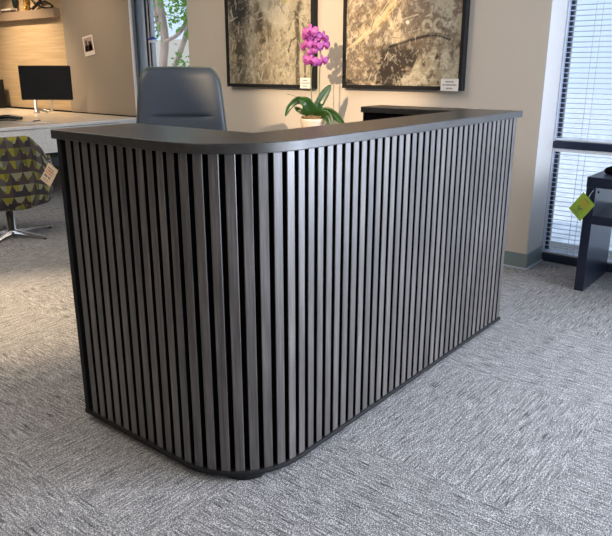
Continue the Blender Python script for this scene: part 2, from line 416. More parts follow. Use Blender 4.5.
for cx, cy, cz, r, n in ((.1, -.5, 2.75, .45, 420), (.1, -.75, 2.25, .32, 170), (.2, .35, 2.9, .5, 260), (0, -.1, 3.3, .8, 520), (.1, -.35, 1.6, .22, 60), (.2, -1.3, 2.3, .45, 130), (0, .28, 2.2, .25, 70), (.1,-.75,1.55,.2,45)):
    for _ in range(n):
        p = Vector((random.gauss(0, .5), random.gauss(0, .5), random.gauss(0, .5)))*r+Vector((cx, cy, cz))
        s = random.uniform(.035, .06); q = Matrix.Rotation(random.uniform(0, 6.28), 3, Vector((random.gauss(0,1), random.gauss(0,1), random.gauss(0,1))).normalized())
        bm.faces.new([bm.verts.new(p+q@Vector(v)*s) for v in ((-1, 0, 0), (-.3, .45, .1), (.4, .4, .1), (1.1, 0, 0), (.4, -.4, .1), (-.3, -.45, .1))])
lf = obj('foliage', bm, 'tree_leaf', t)
tag(obj('garden_wall', B(12, 12.25, 6, 24, -.3, 1.95), 'stucco'), 'pale stucco wall behind the tree outside the left window', 'wall')

# ------------------------------------------------------------ reception desk
X0, X1, Y0, Y1, YR = 1.215, 3.105, 1.225, 2.045, 2.0   # cladding lines; YR: end of the right wing
desk = thing('reception_desk', 'dark reception desk with vertical wood slats, rounded front corner and charcoal counter', 'desk')
def ucorner(off, r, yl, xr):
    """outer path from left wing end along the left face, round the corner, along the front to xr"""
    x0, y0 = X0-off, Y0-off; r_ = r+off
    pts = [(x0, yl)]
    for k in range(0, 41):
        a = PI+ (PI/2)*k/40
        pts.append((x0+r_+r_*math.cos(a), y0+r_+r_*math.sin(a)))
    pts.append((xr, y0)); return pts
RAD = .268
# countertop : U shape
outer = ucorner(.019, RAD, Y1+.012, X1+.016)
poly = outer+[(X1+.016, YR), (X1-.175, YR), (X1-.175, 1.455), (X0+.32, 1.455), (X0+.32, Y1+.012)]
bm = bmesh.new(); prism(bm, poly, 1.045, 1.0745)
obj('countertop', bm, 'counter', desk, bevel=.0025)
# backing board
o_ = ucorner(-.020, RAD, Y1-.02, X1-.02)
poly = o_+[(X1-.012, YR-.02), (X1-.05, YR-.02), (X1-.05, 1.27), (X0+.20, 1.27), (X0+.05, 1.42), (X0+.05, Y1-.02)]
bm = bmesh.new(); prism(bm, poly, .037, 1.045)
obj('backing_board', bm, 'black', desk)
# bottom trim
o_ = ucorner(.007, RAD, Y1+.008, X1+.007)
poly = o_+[(X1+.008, YR), (X1-.05, YR), (X1-.05, 1.28), (X0+.20, 1.28), (X0+.06, 1.42), (X0+.06, Y1+.008)]
bm = bmesh.new(); prism(bm, poly, .021, .037)
obj('bottom_trim', bm, 'matte_black', desk, bevel=.003)
# plinth
o_ = ucorner(-.07, RAD-.05, Y1-.12, X1-.06)
poly = o_+[(X1-.06, YR-.08), (X1-.12, YR-.08), (X1-.12, 1.40), (X0+.25, 1.40), (X0+.15, 1.5), (X0+.15, Y1-.12)]
bm = bmesh.new(); prism(bm, poly, 0, .021)
obj('plinth', bm, 'matte_black', desk)
# foot under the front corner
bm = bmesh.new(); lathe(bm, [(.084, 0), (.086, .004), (.086, .019), (.084, .021)], 28, (X0+.145, Y0+.135))
obj('levelling_foot', bm, 'matte_black', desk, True)
obj('end_panel', B(X0-.004, X0+.06, Y1-.018, Y1+.006, .037, 1.045), 'matte_black', desk, bevel=.002)
obj('inner_panel', B(X1-.165, X1-.15, 1.46, YR-.01, .30, 1.044), 'black', desk)
obj('wing_end_panel', B(X1-.15, X1-.012, YR-.03, YR-.012, .05, 1.038), 'counter', desk)
bm = bmesh.new(); box(bm, X0+.21, X1-.18, 1.29, 1.88, .71, .735)
obj('worksurface', bm, 'counter', desk, bevel=.002)
# slats
tl = (Y1-.018)-(Y0+RAD); arc = RAD*PI/2; tot = tl+arc+(X1-.0)-(X0+RAD)
def path(s):
    if s < tl: return Vector((X0, Y1-.018-s)), Vector((0, -1)), Vector((-1, 0))
    if s < tl+arc:
        a = PI+(s-tl)/RAD
        n = Vector((math.cos(a), math.sin(a))); return Vector((X0+RAD, Y0+RAD))+n*RAD, Vector((-n.y, n.x)), n
    return Vector((X0+RAD+(s-tl-arc), Y0)), Vector((1, 0)), Vector((0, -1))
bm = bmesh.new(); tone = bm.loops.layers.color.new('tone'); random.seed(5)
s = .020; PIT = .0467; W = .0300
while s+W < tot+.004:
    p, d, n = path(s+W/2)
    a = p-d*W/2; b = p+d*W/2; c = .0018
    poly = [a-n*.0215, a-n*c, a+d*c, b-d*c, b-n*c, b-n*.0215]
    nf = len(bm.faces); prism(bm, [(q.x, q.y) for q in poly], .037, 1.045); bm.faces.ensure_lookup_table()
    for f in bm.faces[nf:]:
        f.normal_update()
        nn = Vector((f.normal.x, f.normal.y))
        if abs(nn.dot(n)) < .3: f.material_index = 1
    tv = random.random()
    for f in bm.faces[nf:]:
        for l in f.loops: l[tone] = (tv, tv, tv, 1)
    s += PIT
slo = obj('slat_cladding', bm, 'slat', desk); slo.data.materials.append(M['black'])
bm = bmesh.new(); box(bm, X1-.004, X1, YR-.03, Y0+.002, .05, 1.038)
obj('side_board', bm, 'counter', desk)

# ------------------------------------------------------------ grey leather chair
def leather_chair():
    t = thing('office_chair', 'high-back blue-grey leather office chair standing behind the reception desk', 'chair', (2.75, 3.215, -.0), R(46))
    # local: chair faces -X ... rotated so that the front (-x) looks back to the camera; width along y
    def sect(z, a, b, x, n=36, dent=0):
        r = []
        for k in range(n):
            th = 2*PI*k/n; c, s_ = math.cos(th), math.sin(th)
            e = .36
            yy = a*math.copysign(abs(s_)**e, s_); xx = b*math.copysign(abs(c)**.75, c)
            xx += .035*(yy/.27)**2*(-1)      # wraps forward at the sides
            if xx < 0 and dent: 
                pass
            if dent and c < 0: xx += dent*max(0, 1-(abs(yy)/(a*.66))**8)
            r.append((x+xx, yy, z*.988))
        return r
    rs = []
    H0, H1 = .44, 1.285
    zs = [.44+.05*i for i in range(11)]+[.962, .973, .980, .985, .990, .998, 1.015, 1.045, 1.08, 1.13, 1.18, 1.21, 1.235, 1.255, 1.27, 1.279, 1.284]
    for z in zs:
        tt = (z-H0)/(H1-H0)
        a = .300-.058*max(0, (tt-.25)/.75)
        if z > 1.17: a *= 1-.30*(1-math.sqrt(max(0, 1-((z-1.17)/.118)**2)))
        b = .040
        if z > 1.23: b *= math.sqrt(max(.05, 1-((z-1.23)/.057)**2))
        x = .02+.13*tt**1.3+.02*math.sin(tt*PI)
        d = .020*math.exp(-((z-.985)/.006)**2) + .006*math.exp(-((z-1.00)/.05)**2)
        rs.append(sect(z, a, b, x, dent=d))
    bm = bmesh.new(); rings(bm, rs)
    bk = obj('backrest', bm, 'leather', t, True)
    # piping along both edges and top
    prof = []
    for z in zs[::1]:
        tt = (z-H0)/(H1-H0); a = .300-.058*max(0, (tt-.25)/.75)
        if z > 1.17: a *= 1-.30*(1-math.sqrt(max(0, 1-((z-1.17)/.118)**2)))
        x = .02+.13*tt**1.3+.02*math.sin(tt*PI)-.035*(a/.27)**2
        prof.append((x, a, z*.988))
    top = prof[-1]
    P = [(x, a+.001, z) for x, a, z in prof]+[(top[0]+.02, top[1]*.5, top[2]+.0), (top[0]+.028, 0, top[2])]
    P = P+[(x, -y, z) for x, y, z in P[-2::-1]]
    bm = bmesh.new(); tube(bm, P, .0055, 6); obj('piping', bm, 'piping', bk, True)
    bm = bmesh.new(); rs = []
    for z, k in ((.42, .86), (.43, .96), (.46, 1), (.49, .98), (.505, .9), (.508, .7)):
        r = []
        for i in range(36):
            th = 2*PI*i/36; c, s_ = math.cos(th), math.sin(th)
            r.append((-.20+.25*k*math.copysign(abs(c)**.5, c), .265*k*math.copysign(abs(s_)**.5, s_), z))
        rs.append(r)
    rings(bm, rs); obj('seat', bm, 'leather', t, True)
    bm = bmesh.new(); lathe(bm, [(.03, .09), (.03, .25), (.02, .25), (.02, .42)], 16, (-.18, 0)); obj('gas_column', bm, 'chrome', t, True)
    for s_ in (-1, 1):
        bm = bmesh.new(); tube(bm, catmull([(-.02, s_*.30, .47), (-.03, s_*.315, .62), (-.10, s_*.315, .67), (-.28, s_*.31, .67)], 6), .014, 8); obj('armrest', bm, 'chrome', t, True)
    for k in range(5):
        a = 2*PI*k/5+.3; c, s_ = math.cos(a), math.sin(a)
        bm = bmesh.new(); tube(bm, [(-.18, 0, .10), (-.18+.16*c, .16*s_, .09), (-.18+.32*c, .32*s_, .065)], [.022, .018, .012], 8); lg = obj('leg', bm, 'chrome', t, True)
        bm = bmesh.new(); e = Vector((-.18+.32*c, .32*s_)); q = Vector((-s_, c))*.02
        tube(bm, [(e.x-q.x, e.y-q.y, .028), (e.x+q.x, e.y+q.y, .028)], .028, 14); obj('caster', bm, 'gloss_black', lg, True)
leather_chair()

# ------------------------------------------------------------ patterned chair
def pattern_chair():
    t = thing('swivel_chair', 'low swivel chair in yellow, green and brown geometric fabric on a chrome star base', 'chair', (2.47, 4.97, 0), R(-42))
    # local: seat opens to +y ; back at -y
    bm = bmesh.new(); uvl = bm.loops.layers.uv.new('UVMap')
    nu, nv = 40, 16; A = R(128)
    def P(u, v, inn):
        th = -PI/2+u*A                      # around the back
        au = abs(u)
        hh = .79-.0*au
        if au > .42: hh = .79-.175*min(1, (au-.42)/.26)**1.4
        if au > .80: hh -= .05*((au-.8)/.2)**2
        z = .255+(hh-.255)*v
        r = .285+.02*v-inn*.040
        if v < .18: r *= .90+.10*math.sqrt(v/.18)
        if v > .9: r -= (.010 if not inn else -.012)*((v-.9)/.1)**2
        r += .035*max(0, min(1, (au-.5)/.25)); x = r*math.cos(th)*1.02; y = r*math.sin(th)*(.92 if math.sin(th) < 0 else 1.15)-.05*v*(math.sin(th) < -.3)*(-math.sin(th))
        if inn and v < .35: z = max(z, .36)
        return (x, y, z)
    G = {}
    for inn in (0, 1):
        for i in range(nu+1):
            for j in range(nv+1): G[inn, i, j] = bm.verts.new(P(-1+2*i/nu, j/nv, inn))
    def q(a, b, c, d, uvs):
        f = bm.faces.new((a, b, c, d))
        for l, w in zip(f.loops, uvs): l[uvl].uv = w
    sU = 2*A*.30/.088/nu; sV = .54/.092/nv
    for inn in (0, 1):
        for i in range(nu):
            for j in range(nv):
                q(G[inn, i, j], G[inn, i+1, j], G[inn, i+1, j+1], G[inn, i, j+1], [(i*sU, j*sV), ((i+1)*sU, j*sV), ((i+1)*sU, (j+1)*sV), (i*sU, (j+1)*sV)])
    for i in range(nu):
        q(G[0, i, nv], G[0, i+1, nv], G[1, i+1, nv], G[1, i, nv], [(i*sU, 6.1), ((i+1)*sU, 6.1), ((i+1)*sU, 6.4), (i*sU, 6.4)])
    for i in (0, nu):
        for j in range(nv): q(G[0, i, j], G[0, i, j+1], G[1, i, j+1], G[1, i, j], [(0, j*sV), (0, (j+1)*sV), (.4, (j+1)*sV), (.4, j*sV)])
    obj('shell', bm, 'pattern', t, True)
    bm = bmesh.new(); uvl = bm.loops.layers.uv.new('UVMap'); rs = []
    for z, k in ((.235, .80), (.245, .93), (.29, .97), (.40, .95), (.44, .90), (.452, .75)):
        r = []
        for i in range(32):
            th = 2*PI*i/32; c, s_ = math.cos(th), math.sin(th)
            r.append((.255*k*math.copysign(abs(c)**.7, c), .02+.265*k*math.copysign(abs(s_)**.7, s_), z))
        rs.append(r)
    rings(bm, rs)
    for f in bm.faces:
        for l in f.loops: l[uvl].uv = (l.vert.co.x/.088+20, l.vert.co.y/.092+20)
    obj('seat', bm, 'pattern', t, True)
    bm = bmesh.new(); lathe(bm, [(.06, .225), (.06, .236)], 20); obj('seat_plate', bm, 'gloss_black', t)
    bm = bmesh.new(); lathe(bm, [(.044, .018), (.044, .05), (.031, .055), (.029, .19), (.020, .195), (.018, .226)], 20); obj('column', bm, 'chrome', t, True)
    for k in range(5):
        a = R(42)+k*2*PI/5; c, s_ = math.cos(a), math.sin(a); n = Vector((-s_, c, 0))
        bm = bmesh.new()
        rs = []
        for d, w, z0, z1 in ((.02, .022, .022, .052), (.15, .018, .020, .040), (.33, .012, .010, .024), (.345, .008, .010, .020)):
            p = Vector((c*d, s_*d, 0)); rs.append([p-n*w+Vector((0, 0, z0)), p+n*w+Vector((0, 0, z0)), p+n*w*.7+Vector((0, 0, z1)), p-n*w*.7+Vector((0, 0, z1))])
        rings(bm, rs); lg = obj('leg', bm, 'chrome', t, bevel=.002)
        bm = bmesh.new(); lathe(bm, [(.012, 0), (.012, .012)], 12, (c*.325, s_*.325)); obj('glide', bm, 'gloss_black', lg)
pattern_chair()

# flat card helper: a thin slab spanned by two directions, with print as thin raised bars
def slab(bm, o, u, v, w, h, th, u0=0, v0=0):
    n = u.cross(v).normalized()
    P = [o+u*(u0+a)+v*(v0+b)+n*c for c in (0, th) for a, b in ((0, 0), (w, 0), (w, h), (0, h))]
    V = [bm.verts.new(p) for p in P]
    for f in ((0,3,2,1),(4,5,6,7),(0,1,5,4),(1,2,6,5),(2,3,7,6),(3,0,4,7)): bm.faces.new([V[i] for i in f])
def printed(o, u, v, th, lines, seed=1):
    """lines: (u0, v0, length, height) -> broken strokes like small print"""
    random.seed(seed); bm = bmesh.new(); n = u.cross(v).normalized()
    for u0, v0, ln, h in lines:
        x = u0
        while x < u0+ln:
            w = min(random.uniform(.35, .9)*h, u0+ln-x)
            if w > .0004: slab(bm, o+n*(th*.5), u, v, w, h*random.uniform(.75, 1), th*.5+.0004, x, v0)
            x += w+h*random.choice((.15, .15, .15, .5))
    return bm

# paper tag on the patterned chair
hr = Vector((math.sin(R(38.93)), -math.cos(R(38.93)), 0))      # to the right along the view's horizontal
t = thing('price_tag', 'cream paper tag with red and black print hanging from the patterned chair arm', 'tag', (2.575, 4.50, .517))
u = (hr*.72+Vector((0, 0, -.69))).normalized(); v = (Vector((0, 0, 1))*.97+hr*.22+Vector((.08, 0, 0))).normalized()
v = (v-u*v.dot(u)*.55).normalized(); o_ = -u*.045-v*.075
bm = bmesh.new(); slab(bm, o_, u, v, .088, .14, .0012); obj('card', bm, 'tag_paper', t)
nn = u.cross(v); 
obj('print', printed(o_, u, v, .0012, [(.012, .107, .05, .009), (.012, .042, .05, .016), (.012, .024, .045, .005), (.012, .012, .04, .005)], 2), 'ink', t)
obj('red_print', printed(o_, u, v, .0012, [(.010, .088, .06, .012), (.010, .070, .06, .010)], 4), 'ink_red', t)
bm = bmesh.new(); tube(bm, [v*.06, v*.06+Vector((.03, .08, .04)), v*.06+Vector((.075, .20, .02))], .001, 5); obj('string', bm, 'card', t)

# ------------------------------------------------------------ workstation on the left
struct_x = 4.65
t = thing('workstation_screen', 'tall pale oak panel behind the monitor at the left workstation', 'panel', (4.65, 0, 0))
scr = t
obj('panel', B(0, .05, 7.42, 10.1, .755, 2.7), 'oak', t)
t = thing('privacy_panel', 'warm grey fabric panel with white edge right of the monitor', 'panel', (4.63, 0, 0))
obj('fabric_face', B(0, .07, 6.15, 7.42, .75, 2.7), 'grey_fabric', t)
obj('edge_trim', B(-.004, .02, 6.128, 6.15, .0, 2.7), 'trim_white', t, bevel=.003)
obj('bottom_rail', B(-.006, .07, 6.15, 7.42, .70, .75), 'matte_black', t)
t = thing('workstation_desk', 'white workstation desk along the oak panel with a pale end panel', 'desk')
bm = bmesh.new(); box(bm, 2.2, 4.60, 5.99, 6.75, .712, .74); box(bm, 3.55, 4.60, 6.75, 10.1, .712, .74)
obj('worktop', bm, 'white_lam', t, bevel=.002)
obj('edge_band', B(2.2, 4.60, 5.982, 5.99, .712, .736), 'white_fabric', t)
obj('modesty_panel', B(2.3, 4.3, 5.995, 6.015, .47, .705), 'white_fabric', t)
obj('support_beam', B(2.3, 4.27, 6.02, 6.06, .425, .47), 'matte_black', t)
obj('end_leg', B(4.30, 4.58, 6.0, 6.03, 0, .712), 'white_lam', t, bevel=.002)
for x in (2.25,):
    obj('leg', B(x, x+.06, 6.02, 6.08, 0, .712), 'silver', t, bevel=.004)
for y in (8.2, 9.9):
    obj('leg', B(4.48, 4.54, y, y+.06, 0, .712), 'silver', t, bevel=.004)
# shelf and ornaments
t = thing('wall_shelf', 'thick taupe wall shelf mounted high on the oak panel', 'shelf', (4.57, 0, 0))
sh = mottled('taupe_laminate', (.27, .205, .145), .6, 20, .05, 0); M['taupe'] = sh
obj('bottom_rail', B(-.002, .05, 7.42, 10.1, .70, .755), 'matte_black', scr); obj('board', B(0, .08, 7.49, 10.0, 1.83, 1.93), 'taupe', t, bevel=.002)
tag(obj('book', B(4.575, 4.64, 8.46, 8.72, 1.93, 1.955), 'wood_dark', bevel=.002), 'thin dark book with pale cover lying at the left end of the wall shelf', 'book')
t = thing('notepad', 'pale notepad lying on the dark book on the wall shelf', 'notepad', (4.575, 0, 0)); obj('cover', B(0, .065, 8.48, 8.72, 1.955, 1.975), 'card', t, bevel=.002)
t = thing('bowl', 'dark green-black pointed vase standing on the wall shelf', 'vase', (4.610, 8.42, 1.976))
bm = bmesh.new(); lathe(bm, [(.02, 0), (.025, .004), (.034, .08), (.036, .14), (.033, .145), (.02, .02)], 24); obj('body', bm, 'teal_black', t, True)
t.name = 'vase'
t['label'] = 'dark green-black vase standing on the notepad on the wall shelf'
t = thing('ornament', 'gold knobbly sculpture between the dark vase and the black knot on the shelf', 'ornament', (4.608, 8.16, 1.93))
bm = bmesh.new(); random.seed(8)
lathe(bm, [(.034, 0), (.034, .012), (.02, .016)], 16)
for k in range(22):
    z = .02+k*.0085; a = k*2.1; m4 = Matrix.Translation((.014*math.cos(a), .03*math.sin(a)*random.uniform(.4, 1.5), z))
    bmesh.ops.create_icosphere(bm, subdivisions=1, radius=random.uniform(.012, .02), matrix=m4)
obj('figure', bm, 'gold', t, True)
t = thing('knot_sculpture', 'black looped knot sculpture at the right end of the wall shelf', 'sculpture', (4.61, 7.86, 1.93))
bm = bmesh.new()
tube(bm, catmull([(.0, .14, .016), (.0, .02, .06), (.005, -.12, .16), (.0, -.22, .20), (0, -.26, .17)], 6), [.012]+[.024]*22+[.02, .012], 10) if False else tube(bm, catmull([(0, .16, .018), (0, .05, .06), (.005, -.05, .12), (0, -.14, .20)], 8), .017, 10)
tube(bm, catmull([(0, .02, .055), (0, -.08, .085), (0, -.20, .07), (0, -.29, .02), (0, -.20, .012), (0, -.08, .022), (0, .02, .05)], 6), .011, 10)
tube(bm, catmull([(0, .22, .20), (0, .16, .12), (0, .09, .07)], 6), .009, 8)
obj('loops', bm, 'gloss_black', t, True)
# monitor
f = Vector((math.cos(R(38.93)), math.sin(R(38.93)), 0))        # away from the camera
mc = Vector((4.2, 7.207, 0)); 
t = thing('monitor', 'black widescreen monitor on a silver arm at the left workstation', 'monitor', (0, 0, 0))
t.location = (mc.x, mc.y, .74); t.rotation_euler = (0, 0, math.atan2(hr.y, hr.x))   # local +x = right, local -y = towards camera
D = 8.0; hw = .295; z0, z1 = .165, .545
bm = bmesh.new(); box(bm, -hw, hw, -.008, .022, z0, z1); hs = obj('housing', bm, 'gloss_black', t, bevel=.012)
obj('display', B(-hw+.012, hw-.012, -.0095, -.008, z0+.016, z1-.012), 'screen', t)
ms = thing('monitor_arm', 'x', 'x'); C.objects.unlink(ms); bpy.data.objects.remove(ms)
bm = bmesh.new(); lathe(bm, [(.035, .0), (.035, .018), (.021, .022), (.021, .16), (.0, .162)], 20, (-.26, .30)); obj('pole', bm, 'silver', t, True)
bm = bmesh.new(); tube(bm, [(-.26, .30, .05), (-.14, .34, .02), (-.08, .32, .03), (.02, .06, .28), (0, .03, .34)], .017, 8); obj('arm', bm, 'silver', t, True)
bm = bmesh.new(); box(bm, -.06, .06, .022, .04, .28, .41); obj('mount', bm, 'matte_black', t)
# polaroid
t = thing('photo_print', 'small white-bordered instant photo pinned on the warm grey panel', 'photo', (4.624, 6.93, 1.505))
u = Vector((0, -1, .14)).normalized(); v = Vector((0, .14, 1)).normalized(); o_ = -u*.10-v*.11
nrm = u.cross(v)
bm = bmesh.new(); slab(bm, o_, u, v, .20, .215, .002); obj('border', bm, 'card', t)
s_ = .003 if nrm.x < 0 else -.003
bm = bmesh.new(); slab(bm, o_+Vector((-.001, 0, 0)) if nrm.x < 0 else o_, u, v, .16, .15, .002, .02, .045); obj('picture', bm, 'photo_light', t)
bm = bmesh.new(); slab(bm, o_+Vector((-.0018, 0, 0)), u, v, .15, .065, .002, .025, .048); slab(bm, o_+Vector((-.0018, 0, 0)), u, v, .035, .12, .002, .045, .05); slab(bm, o_+Vector((-.0018, 0, 0)), u, v, .06, .10, .002, .105, .05)
obj('silhouette', bm, 'photo_dark', t)
# things on the workstation
t = thing('desk_phone', 'low black device lying on the workstation desk at the left edge', 'phone', (3.50, 6.80, .74), R(-40))
bm = bmesh.new(); box(bm, -.16, .10, -.09, .09, 0, .022); obj('base', bm, 'gloss_black', t, bevel=.008)
bm = bmesh.new(); tube(bm, catmull([(-.12, -.05, .03), (0, -.055, .042), (.08, -.05, .034), (.15, -.05, .02)], 4), .018, 8); obj('handset', bm, 'gloss_black', t, True)
tag(obj('paper', B(3.35, 3.62, 6.2, 6.44, .7402, .742), 'card'), 'white sheet of paper lying on the workstation desk edge', 'paper')
t = thing('pen', 'dark pen lying on the white workstation desk', 'pen', (3.60, 6.42, .748), R(30))
bm = bmesh.new(); tube(bm, [(-.07, 0, 0), (.06, 0, 0), (.072, 0, 0)], [.005, .005, .001], 8); obj('barrel', bm, 'gloss_black', t, True)
t = thing('computer_tower', 'black computer tower at the far left on the workstation desk', 'computer', (4.42, 8.98, .74))
obj('case', B(-.14, .14, -.12, .14, 0, .37), 'matte_black', t, bevel=.004)
obj('front_panel', B(-.15, -.14, -.11, .13, .02, .35), 'gloss_black', t)

# ------------------------------------------------------------ paintings
def fbm(shape, rng, base, octv=5, pers=.55, sx=1, sy=1):
    h, w = shape; out = np.zeros(shape); amp = 1; tot = 0
    for o in range(octv):
        gy = max(2, int(base*sy*2**o))+2; gx = max(2, int(base*sx*2**o))+2
        g = rng.random((gy, gx)); ys = np.linspace(0, gy-1.001, h); xs = np.linspace(0, gx-1.001, w)
        yi = ys.astype(int); xi = xs.astype(int); fy = (ys-yi)[:, None]; fx = (xs-xi)[None]
        fy = fy*fy*(3-2*fy); fx = fx*fx*(3-2*fx)
        a = g[yi][:, xi]; b = g[yi][:, xi+1]; c = g[yi+1][:, xi]; d = g[yi+1][:, xi+1]
        out += amp*((a*(1-fx)+b*fx)*(1-fy)+(c*(1-fx)+d*fx)*fy); tot += amp; amp *= pers
    return out/tot
def lerp(img, mask, col): return img*(1-mask[..., None])+np.array(col)*mask[..., None]
def sstep(x, a, b): t = np.clip((x-a)/(b-a), 0, 1); return t*t*(3-2*t)
def line(img, X, Y, pts, w, col, alpha=1):
    d = np.full(X.shape, 9.)
    for (x0, y0), (x1, y1) in zip(pts, pts[1:]):
        dx, dy = x1-x0, y1-y0; t = np.clip(((X-x0)*dx+(Y-y0)*dy)/(dx*dx+dy*dy+1e-9), 0, 1)
        d = np.minimum(d, np.hypot(X-x0-t*dx, Y-y0-t*dy))
    return lerp(img, np.clip(1.5-d/w, 0, 1)*alpha, col)
NX, NY = 230, 290
def grid():  # X 0..1 left->right as seen, Y 0 bottom ..1.26 top (in units of the width)
    return np.meshgrid(np.linspace(0, 1, NX), np.linspace(0, 1.26, NY))
def srgb(r, g, b): return tuple((c/255)**2.2 for c in (r, g, b))
def detail(img, seed):
    rng = np.random.default_rng(seed); X, Y = grid(); d = fbm(X.shape, rng, 40, 3, .8); k = fbm(X.shape, rng, 16, 4, .75)
    img = lerp(img, sstep(d, .56, .66)*.28, srgb(232, 222, 196)); img = lerp(img, sstep(1-k, .54, .64)*.30, srgb(78, 68, 50))
    for _ in range(260):
        x, y = rng.random(), rng.random()*1.2; a = rng.normal(1.0, .8); l = rng.uniform(.01, .05)
        img = line(img, X, Y, ((x, y), (x+l*math.cos(a), y+l*math.sin(a))), .0022, srgb(236, 226, 200) if rng.random() < .55 else srgb(66, 58, 44), .45)
    img = np.clip(img, 0, 1)**1.25*.95; g = img.mean(axis=2, keepdims=True); return img*.75+g*.25
def paint_a():
    return detail(paint_a0(), 31)
def paint_b():
    return detail(paint_b0(), 32)
def paint_a0():
    rng = np.random.default_rng(4); X, Y = grid()
    n1 = fbm(X.shape, rng, 5, 6, .65); n2 = fbm(X.shape, rng, 8, 5, .7, 1.6, .7); n3 = fbm(X.shape, rng, 26, 3, .7)
    img = np.ones(X.shape+(3,))*np.array(srgb(176, 160, 128))
    img = lerp(img, sstep(n2, .42, .62)*.8, srgb(132, 120, 92)); img = lerp(img, sstep(n3, .52, .66)*.6, srgb(214, 204, 176))
    m = np.exp(-((X-.14)/.13)**2-((Y-.78)/.26)**2)*2.2; img = lerp(img, np.clip(m*sstep(n1+n3*.3, .42, .60), 0, 1), srgb(52, 52, 52))
    m = np.exp(-((X-.13)/.10)**2-((Y-.28)/.4)**2)*1.2; img = lerp(img, np.clip(m*sstep(n3, .42, .6), 0, 1), srgb(92, 82, 60))
    m = np.exp(-((X-.42)/.11)**2-((Y-.45)/.45)**2)*1.2; img = lerp(img, np.clip(m*sstep(n3*.6+n2*.4, .44, .58), 0, 1), srgb(112, 96, 68))
    m = np.exp(-((X-.29)/.05)**2); img = lerp(img, np.clip(m*sstep(n3, .3, .6), 0, 1)*.7, srgb(205, 195, 168))
    m = sstep(X, .50, .66); img = lerp(img, m*.75, srgb(204, 192, 158)); img = lerp(img, m*sstep(n3, .55, .68)*.6, srgb(150, 134, 96))
    # pale figure
    m = sstep(.20-np.hypot((X-.55)*.9+(Y-.8)*.25, (Y-.78)*.55), 0, .05); img = lerp(img, m*.9, srgb(205, 194, 166))
    m = sstep(.11-np.hypot((X-.73), (Y-.80)*.7), 0, .03); img = lerp(img, m*.85, srgb(206, 196, 120))
    # dark olive wedge
    m = sstep(Y-(.83+abs(X-.80)*1.5), 0, .04)*sstep(X, .5, .6); img = lerp(img, m*.92, srgb(96, 86, 58))
    m = sstep(Y, 1.0, 1.2)*sstep(n1, .4, .55); img = lerp(img, m*.8, srgb(80, 74, 58))
    for pts, w in ((((.85, .0), (.84, .2), (.855, .38), (.83, .55), (.87, .66)), .022), (((.84, .4), (.77, .36), (.74, .28)), .009), (((.93, .05), (.925, .3), (.93, .42), (.90, .5)), .010), (((.855, .5), (.82, .6)), .01), (((.10, .0), (.12, .4)), .006)):
        img = line(img, X, Y, pts, w, srgb(104, 92, 66), .9)
    for pts in (((.78, .80), (.95, 1.0)), ((.80, .84), (1, 1.07)), ((.9, 1.0), (1, 1.1)), ((.76, .86), (.9, .98))): img = line(img, X, Y, pts, .008, srgb(222, 184, 60), .8)
    for _ in range(110):
        x, y = rng.random(), rng.random()*1.26; a = rng.normal(1.2, .7); l = rng.uniform(.03, .11)
        img = line(img, X, Y, ((x, y), (x+l*math.cos(a), y+l*math.sin(a))), .0035, srgb(226, 216, 190) if rng.random() < .6 else srgb(84, 74, 54), .7)
    img = line(img, X, Y, ((.56, .855), (.60, .86)), .016, srgb(60, 56, 50), .8); img = line(img, X, Y, ((.76, .80), (.765, .80)), .012, srgb(60, 50, 30), .9)
    return img
